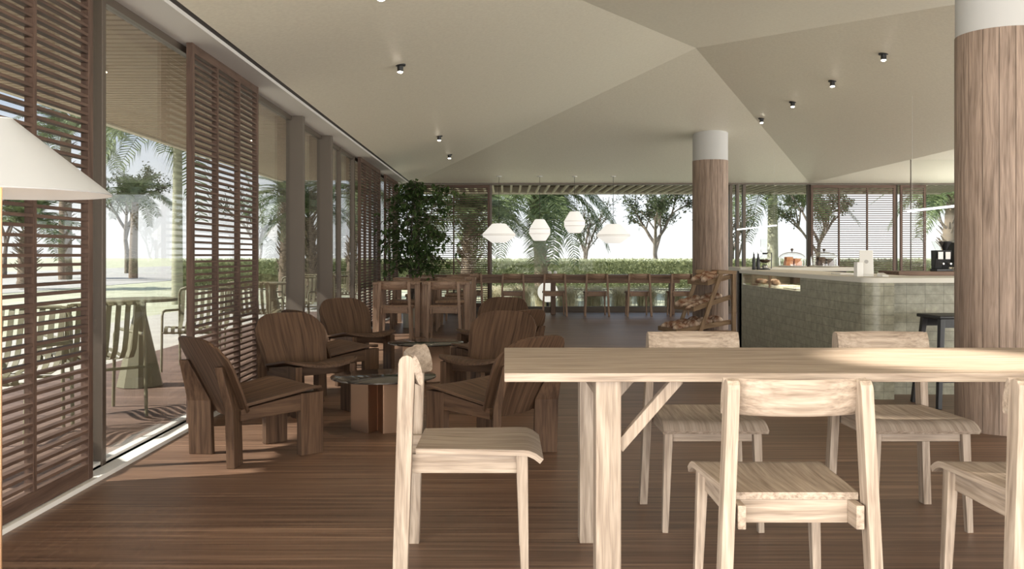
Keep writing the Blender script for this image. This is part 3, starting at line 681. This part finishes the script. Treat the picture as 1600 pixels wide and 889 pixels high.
# ------------------------------------------------------------------ bread rack
RX, RY = 2.40, 12.40; UA = math.atan2(.24, .97)
rk = thing('bread_rack', 'stepped timber bread rack with three sloping trays by the column', 'rack', (RX, RY, 0), UA)
DT = pm('dark_tray', (.05, .03, .02), .5)
WV = .60
tiers = [(.0, .03, .80, .15), (.25, .34, .80, .50), (.465, .70, .80, .79)]
for i, (t0, z0, t1, z1) in enumerate(tiers):
    tr = MB(); nrm = V((-(z1 - z0), 0, t1 - t0)).normalized()
    ty = MB().hexa([(t0, 0, z0), (t1, 0, z1), (t1, WV, z1), (t0, WV, z0)] + [tuple(V(p) + nrm * .012) for p in ((t0, 0, z0), (t1, 0, z1), (t1, WV, z1), (t0, WV, z0))]).build('tray', DT, rk)
    for v0 in (-.012, WV + .012): MB().bar((t0 - .01, v0, z0 + .018), (t1, v0, z1 + .018), (.022, .065), None, (0, 1, 0)).build('tray_side', RACK, ty, bevel=.002)
    MB().bar((t0 - .012, -.023, z0 + .016), (t0 - .012, WV + .023, z0 + .016), (.022, .065), None, (1, 0, 0)).build('tray_front', RACK, ty, bevel=.002)
for v0 in (-.045, WV + .045):
    MB().box(.80, .855, v0 - .02, v0 + .02, 0, .90).build('post', RACK, rk, bevel=.003)
    MB().bar((.30, v0, 0), (.64, v0, .86), (.03, .055), None, (0, 1, 0)).build('strut', RACK, rk, bevel=.003)
    MB().box(.58, .86, v0 - .022, v0 + .022, .84, .89).build('top_bar', RACK, rk, bevel=.003)
    MB().box(.20, .86, v0 - .018, v0 + .018, .0, .045).build('foot_bar', RACK, rk, bevel=.003)
MB().box(.80, .83, -.02, WV + .02, .84, .89).build('back_bar_rail', RACK, rk, bevel=.003)
ca, sa = math.cos(UA), math.sin(UA)
tn = ['bottom', 'middle', 'top']
rows = {0: [(.09, .07, 0), (.09, .21, 1), (.09, .35, 1), (.10, .50, 0), (.28, .09, 1), (.28, .27, 1), (.28, .45, 0), (.48, .10, 0), (.48, .28, 1), (.48, .46, 1), (.66, .12, 1), (.66, .34, 0)],
        1: [(.09, .10, 2), (.14, .28, 2), (.09, .47, 0), (.24, .08, 0), (.26, .26, 2), (.26, .46, 1), (.42, .12, 1), (.42, .34, 0)],
        2: [(.08, .09, 0), (.09, .26, 1), (.08, .44, 0), (.22, .10, 1), (.23, .30, 0), (.22, .48, 1)]}
wn = ['front row, nearest us', 'front row, second', 'front row, third', 'front row, farthest']
for i, lst in rows.items():
    t0, z0, t1, z1 = tiers[i]; sl = math.atan2(z1 - z0, t1 - t0); cnt = {}
    for (dt, dv, k) in lst:
        rw = round(dt / .18); cnt[rw] = cnt.get(rw, 0) + 1
        tt = t0 + dt * math.cos(sl); zz = z0 + dt * math.sin(sl) + .013
        loc = (RX + ca * tt - sa * dv, RY + sa * tt + ca * dv, zz)
        rz = UA + rad(90) + R.uniform(-.35, .35) if k != 1 else UA + R.uniform(-1, 1)
        if k == 2: rz = UA + rad(70) + R.uniform(-.4, .4)
        o = loaf(k, loc, (0, 0, 0), '%s on the %s tray, row %s from its front, number %s from us' % ({0: 'oval floured loaf', 1: 'round floured loaf', 2: 'long baguette'}[k], tn[i], ['one', 'two', 'three', 'four', 'five'][min(4, max(0, list(cnt).index(rw)))], ['one', 'two', 'three', 'four'][cnt[rw] - 1]), 'bread', 'loaves on the bread rack', R.uniform(.85, 1.08))
        o.rotation_euler = (Matrix.Rotation(UA, 4, 'Z') @ Matrix.Rotation(-sl, 4, 'Y') @ Matrix.Rotation(rz - UA, 4, 'Z')).to_euler()
for k, (dt, dv, n_) in enumerate(((.40, .08, 'nearest us'), (.41, .30, 'in the middle'))):
    pass

# ------------------------------------------------------------------ plants
def leaf(mb, p, d, up, L_, W_, fold=.15):
    d = d.normalized(); s_ = d.cross(up); s_ = s_.normalized() if s_.length > 1e-4 else V((1, 0, 0)); n = s_.cross(d)
    a = p; b = p + d * L_ * .35 + s_ * W_ / 2 + n * fold * W_; c = p + d * L_ - n * L_ * .12; e_ = p + d * L_ * .35 - s_ * W_ / 2 + n * fold * W_; mid = p + d * L_ * .4
    mb.add([a, b, c, e_, mid], [(0, 4, 1), (1, 4, 2), (0, 3, 4), (3, 2, 4)])
def branchy(trunk, leaves, seed, h, spread, lv, nleaf, lsize, r0, first=.35, droop=0, nb=5):
    rr = random.Random(seed)
    def grow(p, d, ln, r, depth):
        pts = [p]; rs = [r]; q = p.copy(); n = 4
        for i in range(n):
            d = (d + V((rr.uniform(-.16, .16), rr.uniform(-.16, .16), rr.uniform(-.05, .12)))).normalized(); q = q + d * ln / n; pts.append(q.copy()); rs.append(max(.003, r * (1 - .45 * (i + 1) / n)))
        trunk.tube(pts, rs, 6 if depth < 2 else 4, cap=False)
        if depth >= lv:
            for _ in range(nleaf):
                t_ = rr.uniform(.1, 1.0); i = min(3, int(t_ * 4)); pp = pts[i].lerp(pts[i + 1], t_ * 4 - i) + V((rr.gauss(0, 1), rr.gauss(0, 1), rr.gauss(0, 1))) * ln * .16
                dd = V((rr.uniform(-1, 1), rr.uniform(-1, 1), rr.uniform(-.7, .5) - droop)); leaf(leaves, pp, dd, V((0, 0, 1)) + V((rr.uniform(-.5, .5), rr.uniform(-.5, .5), 0)), lsize * rr.uniform(.7, 1.2), lsize * .5)
            return
        k = rr.randint(nb - 1, nb + 1) if depth == 0 else rr.randint(3, 4)
        for j in range(k):
            az = 2 * PI * (j + rr.uniform(-.3, .3)) / k; i = rr.randint(2, 4); tl = rr.uniform(.55, 1.0) * spread
            o = V((math.cos(az), math.sin(az), 0)); nd_ = (d * rr.uniform(.8, 1.1) + o * tl).normalized()
            grow(pts[i], nd_, ln * rr.uniform(.62, .82) * (1.0 if depth else first), r * .55, depth + 1)
    grow(V((0, 0, 0)), V((0, 0, 1)), h, r0, 0)
# indoor tree
t = thing('potted_tree', 'tall leafy green tree in cream pot before the back left screen', 'plant', (-1.40, 13.72, 0), 0)
pot_ = MB().lathe([(.145, 0), (.15, .01), (.16, .40), (.15, .40), (.14, .37)], 32, cap=True).build('pot', CREAM, t, smooth=40)
MB().lathe([(.145, .375), (.145, .385)], 24).build('soil', SOILM, pot_)
tk = MB(); lv = MB(); rr = random.Random(3)
for s_ in range(4):
    az = s_ * PI / 2 + .4; p = V((.03 * math.cos(az), .03 * math.sin(az), .38)); d = V((.06 * math.cos(az) + .05, .06 * math.sin(az), 1)); pts = [p]; rs = [.018]
    for i in range(8):
        p = p + d.normalized() * .235; d = d + V((rr.uniform(-.12, .12), rr.uniform(-.12, .12), 0)); pts.append(p.copy()); rs.append(.018 - .0018 * i)
    tk.tube(pts, rs, 7)
    for i in range(3, 9):
        for j in range(12):
            az2 = rr.uniform(0, 2 * PI); l2 = rr.uniform(.25, .72) * (1 - .45 * abs(i - 5) / 4); d2 = V((math.cos(az2), math.sin(az2), rr.uniform(-.1, .5))).normalized()
            if i >= 8: d2.z -= .35; l2 *= .6
            q0 = pts[i - 1].lerp(pts[i], rr.random()); q1 = q0 + d2 * l2 * .6; q2 = q1 + (d2 + V((0, 0, -.45))) * l2 * .45
            tk.tube([q0, q1, q2], [.005, .004, .002], 4)
            for _ in range(11):
                w_ = rr.uniform(.25, 1); pp = q0.lerp(q1, w_ * 2) if w_ < .5 else q1.lerp(q2, w_ * 2 - 1)
                pp = pp + V((rr.uniform(-.05, .05), rr.uniform(-.05, .05), rr.uniform(-.03, .03)))
                leaf(lv, pp, V((rr.uniform(-1, 1), rr.uniform(-1, 1), rr.uniform(-1.0, .25))), V((0, 0, 1)), rr.uniform(.075, .12), rr.uniform(.045, .06))
lv.v = [(max(-.57, x), y, min(z, 2.42)) for x, y, z in lv.v]
tk.v = [(max(-.55, x), y, min(z, 2.42)) for x, y, z in tk.v]; tk.build('trunk', BARK, t, smooth=60); lv.build('foliage', LEAF, t, fix=False)

# outdoor trees
def tree_proto(seed, h, spread, lab, lv_=3, nleaf=60, ls=.12, r0=.09):
    t = thing('garden_tree', lab, 'tree', (0, 0, 0), 0, 'small trees beyond the hedge'); a = MB(); b = MB()
    branchy(a, b, seed, h, spread, lv_, nleaf, ls, r0, 1.15, 0, 5)
    a.build('trunk', BARK, t, smooth=60, fix=False); b.build('foliage', TREEG, t, fix=False); return t
T1 = tree_proto(11, 1.35, .75, 'spreading tree beyond the hedge just left of the middle column'); T1.location = (5.45, 32, 0); T1.scale = (1.25, 1.25, 1.12)
T2 = tree_proto(23, 1.2, .7, 'smaller bare-stemmed tree beyond hedge, between third and fourth pendants', 3, 16); T2.location = (2.9, 32.5, 0)
dup(T1, (10.3, 29.5, 0), 2.1, 'spreading tree behind the louvre screen at back right', None, 1.1)
dup(T2, (8.1, 31.5, 0), 1.0, 'thin-stemmed tree directly right of the middle column', None, 1.05)
dup(T1, (-22.5, 53.5, 0), .6, 'spreading tree beyond the lawn at far left, beside the slim palm', None, 1.95)
dup(T2, (-9.0, 33, 0), 2.6, 'small tree seen between the left louvre screen and tall post', None, 1.15)
dup(T1, (15.5, 31, 0), 3.6, 'spreading tree seen right of the back right screen', None, 1.15)
dup(T1, (-24, 43, 0), 4.6, 'spreading tree behind the far left louvre screen', None, 1.5)

def frond(L_, droop, nl, ll, seed, lw=.03, hang=.6):
    rr = random.Random(seed); m = MB(); pts = []; n = 14
    for i in range(n + 1):
        u = i / n; pts.append(V((L_ * (u - .18 * droop * u * u), 0, L_ * (.55 * u - (.55 + .55 * droop) * u * u))))
    m.tube(pts, [.018 * (1 - .8 * i / n) * L_ / 2 for i in range(n + 1)], 5)
    for k in range(nl):
        u = .12 + .88 * k / (nl - 1); i = min(n - 1, int(u * n)); p = pts[i].lerp(pts[i + 1], u * n - i); d = (pts[i + 1] - pts[i]).normalized()
        ln = ll * (1 - (abs(u - .45) / .62) ** 2 * .75) * rr.uniform(.85, 1.1)
        for s in (-1, 1):
            side = V((0, s, 0)); d0 = (d * rr.uniform(.5, .85) + side + V((0, 0, .18))).normalized(); q1 = p + d0 * ln * .5; d1 = (d0 + V((0, 0, -hang * rr.uniform(.7, 1.4)))).normalized(); q2 = q1 + d1 * ln * .5
            wv = d * lw * L_ / 2.2
            m.add([p - wv * .4, p + wv * .4, q1 + wv * .6, q1 - wv * .6, q2], [(0, 1, 2, 3), (3, 2, 4)])
    return m
FR = {}
def palm(name, lab, loc, hgt, rt, fl, nf, lean=(0, 0), bark=None, droop=1.0, stubs=True, seed=1, hang=.6, ll=.55, low=10):
    rr = random.Random(seed); t = thing('palm_tree', lab, 'palm', loc, rr.uniform(0, 6) if lean == (0, 0) else 0, 'palm trees outside')
    pts = []; rs = []; n = 14
    for i in range(n + 1):
        u = i / n; pts.append((lean[0] * u * u, lean[1] * u * u, hgt * u)); rs.append(rt * (1.25 - .35 * u + (.12 if i % 2 and stubs else 0)))
    m = MB(); m.tube(pts, rs, 12)
    if stubs:
        for i in range(70):
            u = rr.uniform(.25, 1); az = rr.uniform(0, 2 * PI); c = V((lean[0] * u * u, lean[1] * u * u, hgt * u)); o = V((math.cos(az), math.sin(az), 0))
            m.bar(c + o * rt * .9, c + o * (rt * 2.1) + V((0, 0, .2)), (.07, .03), (.025, .012), (-o.y, o.x, 0))
    m.build('trunk', bark or PALMB, t, smooth=50)
    key = (fl, droop, hang, ll)
    if key not in FR: FR[key] = [frond(fl, droop * d, 58, fl * ll * .5, k + 5, .030, hang) for k, d in enumerate((.8, 1.15))]; FR[key] = [f.build('frond', PALMG, None, fix=False) for f in FR[key]]; FR[key + ('n',)] = 0
    for i in range(nf):
        src = FR[key][i % 2]
        if FR[key + ('n',)] < 2 and src.parent is None: f = src; FR[key + ('n',)] += 1
        else: f = src.copy(); COL.objects.link(f)
        f.parent = t; el = (1 - i / nf); az = i * 2.399 + rr.uniform(-.2, .2)
        f.location = (lean[0], lean[1], hgt - .02); f.rotation_euler = (rr.uniform(-.25, .25), rad(low - 72 * el) + rr.uniform(-.1, .1), az); s_ = rr.uniform(.85, 1.1); f.scale = (s_,) * 3
    return t
pa = palm('a', 'big shaggy palm behind the window counter, second pendant before it', (1.0, 24.0, 0), 2.75, .15, 2.5, 40, (-.25, 0), None, 1.0, True, 2, .7, .6, 14)
fo = FR[(2.5, 1.0, .7, .6)][0].copy(); COL.objects.link(fo); fo.parent = pa; fo.location = (-.25, -.05, 2.45); fo.rotation_euler = (0, rad(52), rad(-80)); fo.scale = (.75,) * 3
palm('b', 'short shaggy palm behind the back left louvre screen', (-.85, 21.0, 0), 1.95, .16, 1.9, 24, (.1, 0), None, .9, True, 3, .5, .55, 5)
palm('c', 'pale ringed palm trunk behind the siphon brewer, hanging fronds', (6.35, 21.2, 0), 2.75, .115, 1.7, 24, (.0, 0), PALMS, 1.4, False, 4, 1.5, .7, 0)
palm('d', 'palm at back right seen through the glass partition', (11.6, 23.5, 0), 2.7, .15, 2.1, 22, (.2, 0), None, 1.0, True, 5)
palm('e', 'palm with arching drooping fronds in gap between left louvre screens', (-7.3, 20.0, 0), 4.1, .10, 2.2, 22, (.05, -.1), PALMS, 1.5, False, 6, 1.4, .75, 0)
palm('f', 'slim palm on the far lawn between the left louvre screens', (-17.6, 42.5, 0), 3.6, .17, 2.2, 20, (.1, 0), None, 1.1, False, 7, .6, .55, -5)
palm('g', 'short palm behind the far left louvre screen, left of its divider', (-16.0, 30.0, 0), 1.9, .24, 2.2, 22, (.05, 0), None, .9, True, 8, .5, .55, -5)
palm('h', 'tall palm trunk behind the far left louvre screen, right of divider', (-19.6, 40.0, 0), 6.5, .23, 2.8, 18, (0, .05), None, 1.2, True, 9)
palm('i', 'leafy palm just left of the tall grey glazing post', (-5.9, 24.0, 0), 2.5, .12, 1.5, 18, (.1, 0), None, .9, True, 10, .5, .5, 0)
palm('j', 'palm between the tall grey posts of left glazing', (-4.6, 21.5, 0), 2.0, .11, 1.4, 18, (-.1, 0), None, .9, True, 12, .5, .5, -5)
palm('k', 'palm with dark leaning trunk left of the third louvre screen', (-4.7, 27.5, 0), 2.9, .12, 1.7, 20, (.25, 0), None, 1.0, True, 13)

# pampas tufts behind the back glazing
def tuft(seed, n, h):
    rr = random.Random(seed); m = MB()
    for _ in range(n):
        az = rr.uniform(0, 2 * PI); b = V((rr.gauss(0, .07), rr.gauss(0, .07), 0)); o = V((math.cos(az), math.sin(az), 0)); s_ = V((-o.y, o.x, 0)) * .0026; sp = rr.uniform(.15, 1.15); hh = h * rr.uniform(.7, 1.15)
        p1 = b + o * sp * .12 * hh + V((0, 0, hh * .5)); p2 = b + o * sp * .48 * hh + V((0, 0, hh * (.88 - .12 * sp))); p3 = b + o * sp * 1.0 * hh + V((0, 0, hh * (.95 - .42 * sp)))
        m.add([b - s_, b + s_, p1 + s_, p1 - s_, p2 + s_, p2 - s_, p3], [(0, 1, 2, 3), (3, 2, 4, 5), (5, 4, 6)])
    return m
tf = [tuft(k, 620, .50).build('grass_tuft', PAMP, fix=False) for k in range(3)]
GT = 'feathery grass tufts behind the back window'
pos = [(-1.6, 18.6), (-.9, 18.4), (-.25, 18.7), (.35, 18.4), (.85, 19.0), (1.3, 18.5), (1.85, 18.7), (2.4, 18.4), (2.95, 18.7), (3.5, 18.5), (4.1, 18.7), (4.7, 18.4), (5.4, 18.6)]
onames = ['first', 'second', 'third', 'fourth', 'fifth', 'sixth', 'seventh', 'eighth', 'ninth', 'tenth', 'eleventh', 'twelfth', 'thirteenth']
for i, (x, y) in enumerate(pos):
    o = tf[i] if i < 3 else tf[i % 3].copy()
    if i >= 3: COL.objects.link(o)
    o.location = (x, y, 0); o.rotation_euler = (0, 0, R.uniform(0, 6)); s_ = R.uniform(.9, 1.15); o.scale = (s_ * 1.2, s_ * 1.2, s_ * .95)
    tag(o, 'feathery pale grass tuft behind the back window, %s from left' % onames[i], 'grass', GT)
gl = thing('globe_lamp', 'white globe lamp among the grass outside the back window', 'lamp', (.87, 17.95, 0))
MB().lathe([(.08, 0), (.08, .02), (.03, .03), (.03, .17)], 20).build('base', BLACK, gl)
MB().lathe([(.205 * math.sin(q), .365 - .205 * math.cos(q)) for q in [PI * k / 16 for k in range(1, 16)]], 32).build('globe', LAMPW, gl, smooth=80)

# hedge
hb = MB().box(-11, 17, 29.7, 30.6, 0, .90); rr = random.Random(5)
tag(hb.build('hedge', HEDG), 'long clipped green hedge beyond the lawn', 'hedge')
hl = MB()
for _ in range(26000):
    x = rr.uniform(-11, 17); f = rr.random()
    p = V((x, 29.68 + rr.uniform(-.03, .02), rr.uniform(.02, .93))) if f < .75 else V((x, rr.uniform(29.7, 30.6), .9 + rr.uniform(-.02, .06)))
    leaf(hl, p, V((rr.uniform(-1, 1), rr.uniform(-1, .1), rr.uniform(-.6, 1))), V((0, -.5, 1)), rr.uniform(.05, .085), .045)
ho = hl.build('foliage', HEDG, bpy.data.objects['hedge'], fix=False); ho['kind'] = 'stuff'

# ------------------------------------------------------------------ terrace and grounds
struct(MB().box(-260, 260, -40, 300, -.20, -.06).build('lawn', LAWN))
struct(MB().box(-4.05, -2.165, -6, YB + .2, -.12, -.005).build('terrace_deck', DECK))
struct(MB().box(-6.6, -4.055, -6, YB + 3, -.12, -.03).build('terrace_paving', PAVE))
struct(MB().box(-34, -15, -40, 300, -.10, -.045).build('road', ROAD))
struct(MB().box(-4.0, 9.6, YB + .16, YB + .75, -.12, -.01).build('window_kerb', PALE))
UNDER = pm('overhang_cream', (.55, .50, .40), .8); SLAT = pm('overhang_slat', (.36, .28, .20), .8); BATT = wood('batten_brown', (.10, .06, .04), (.17, .11, .075), .7)
m = MB()
y = -5.0
while y < YB + .1: m.box(-4.34, -2.15, y, y + .085, 2.56, 2.60); y += .12
struct(m.build('overhang_slats', SLAT))
struct(MB().box(-4.36, -2.15, -5, YB + .2, 2.60, 2.72).build('overhang_roof', UNDER))
struct(MB().box(-4.42, -4.34, -5, YB + .2, 2.54, 2.72).build('overhang_edge', UNDER))
m = MB(); x = -2.1
while x < 9.6: m.box(x, x + .042, YB + .16, YB + 2.3, 2.46, 2.505); x += .185
struct(m.build('pergola_battens', UNDER))
struct(MB().box(-2.15, 9.6, YB + .15, YB + 2.35, 2.60, 2.72).build('pergola_roof', BATT))
struct(MB().box(-2.15, 9.6, YB + 2.3, YB + 2.38, 2.44, 2.72).build('pergola_edge', UNDER))

# terrace chairs and cone tables
def metal_chair(label, group):
    t = thing('terrace_chair', label, 'chair', (0, 0, 0), 0, group)
    m = MB(); X = .27; z = .78; c = .06
    m.tube([(-X, -.32, 0), (-X, -.29, z - c), (-X + .02, -.288, z - .015), (-X + c, -.287, z), (X - c, -.287, z), (X - .02, -.288, z - .015), (X, -.29, z - c), (X, -.32, 0)], .012, 8)
    m.build('rear_frame', OLIVE, t, smooth=50)
    for s in (-1, 1):
        MB().tube([(s * X, -.297, .56), (s * X, .14, .575), (s * X, .20, .565), (s * X, .225, .53), (s * X, .25, 0)], .012, 8).build('arm_leg', OLIVE, t, smooth=50)
    MB().tube([(-X, .238, .37), (X, .238, .37)], .010, 8).build('seat_rail', OLIVE, t); MB().tube([(-X, -.305, .34), (X, -.305, .34)], .010, 8).build('seat_rail', OLIVE, t)
    prof = [(.245, .36), (.265, .385), (.26, .415), (.225, .43), (.05, .405), (-.10, .385), (-.18, .40), (-.225, .46), (-.25, .56), (-.272, .70), (-.285, .765), (-.305, .785), (-.325, .77)]
    for k in range(8):
        x = -.224 + .064 * k; vs = []; fs = []
        for i, (y, z_) in enumerate(prof):
            a = prof[max(0, i - 1)]; b = prof[min(len(prof) - 1, i + 1)]; d = V((0, b[0] - a[0], b[1] - a[1])).normalized(); n = V((0, -d.z, d.y)) * .0025
            vs += [(x - .018, y + n.y, z_ + n.z), (x + .018, y + n.y, z_ + n.z), (x + .018, y - n.y, z_ - n.z), (x - .018, y - n.y, z_ - n.z)]
        for i in range(len(prof) - 1):
            for q in range(4): fs.append((i * 4 + q, i * 4 + (q + 1) % 4, (i + 1) * 4 + (q + 1) % 4, (i + 1) * 4 + q))
        fs += [(3, 2, 1, 0), tuple(range(len(vs) - 4, len(vs)))]
        MB().add(vs, fs).build('slat', OLIVE, t, smooth=50)
    return t
def cone_table(label):
    t = thing('terrace_table', label, 'table', (0, 0, 0), 0, 'olive cone tables on the terrace')
    MB().lathe([(.30, .715), (.305, .72), (.305, .735), (.30, .74)], 48).build('tabletop', OLIVE, t, smooth=40)
    MB().lathe([(.19, 0), (.055, .60), (.05, .715)], 10).build('cone_base', OLIVE, t)
    return t
GM = 'olive slatted metal chairs on the terrace'
mc = metal_chair('olive slatted terrace chair nearest the gap between left louvre screens', GM)
mc.location = (-2.88, 6.2, 0); mc.rotation_euler = (0, 0, hd(-.7, .7))
ct = cone_table('olive cone table in the gap between the left louvre screens'); ct.location = (-3.1, 7.62, 0)
dup(mc, (-2.98, 8.72, 0), hd(.05, -1), 'olive slatted terrace chair facing us behind the cone table in the gap')
dup(ct, (-3.15, 4.35, 0), 0, 'olive cone table behind the far left louvre screen')
dup(mc, (-3.0, 5.35, 0), hd(.0, -1), 'olive slatted terrace chair behind right half of far left screen')
dup(mc, (-3.25, 3.40, 0), hd(.1, 1), 'olive slatted terrace chair behind left edge of far left screen')
dup(ct, (-3.1, 12.0, 0), 0, 'olive cone table seen left of the tall grey glazing post')
dup(mc, (-3.05, 11.0, 0), hd(.05, 1), 'olive slatted terrace chair left of the tall grey glazing post')
dup(mc, (-3.05, 13.0, 0), hd(-.05, -1), 'olive slatted terrace chair facing us left of the tall grey post')
dup(ct, (-3.1, 16.0, 0), 0, 'olive cone table seen right of the second tall grey post')
dup(mc, (-3.05, 15.0, 0), hd(.0, 1), 'olive slatted terrace chair between the two tall grey posts')
dup(mc, (-3.05, 17.0, 0), hd(.0, -1), 'olive slatted terrace chair seen left of the third louvre screen')
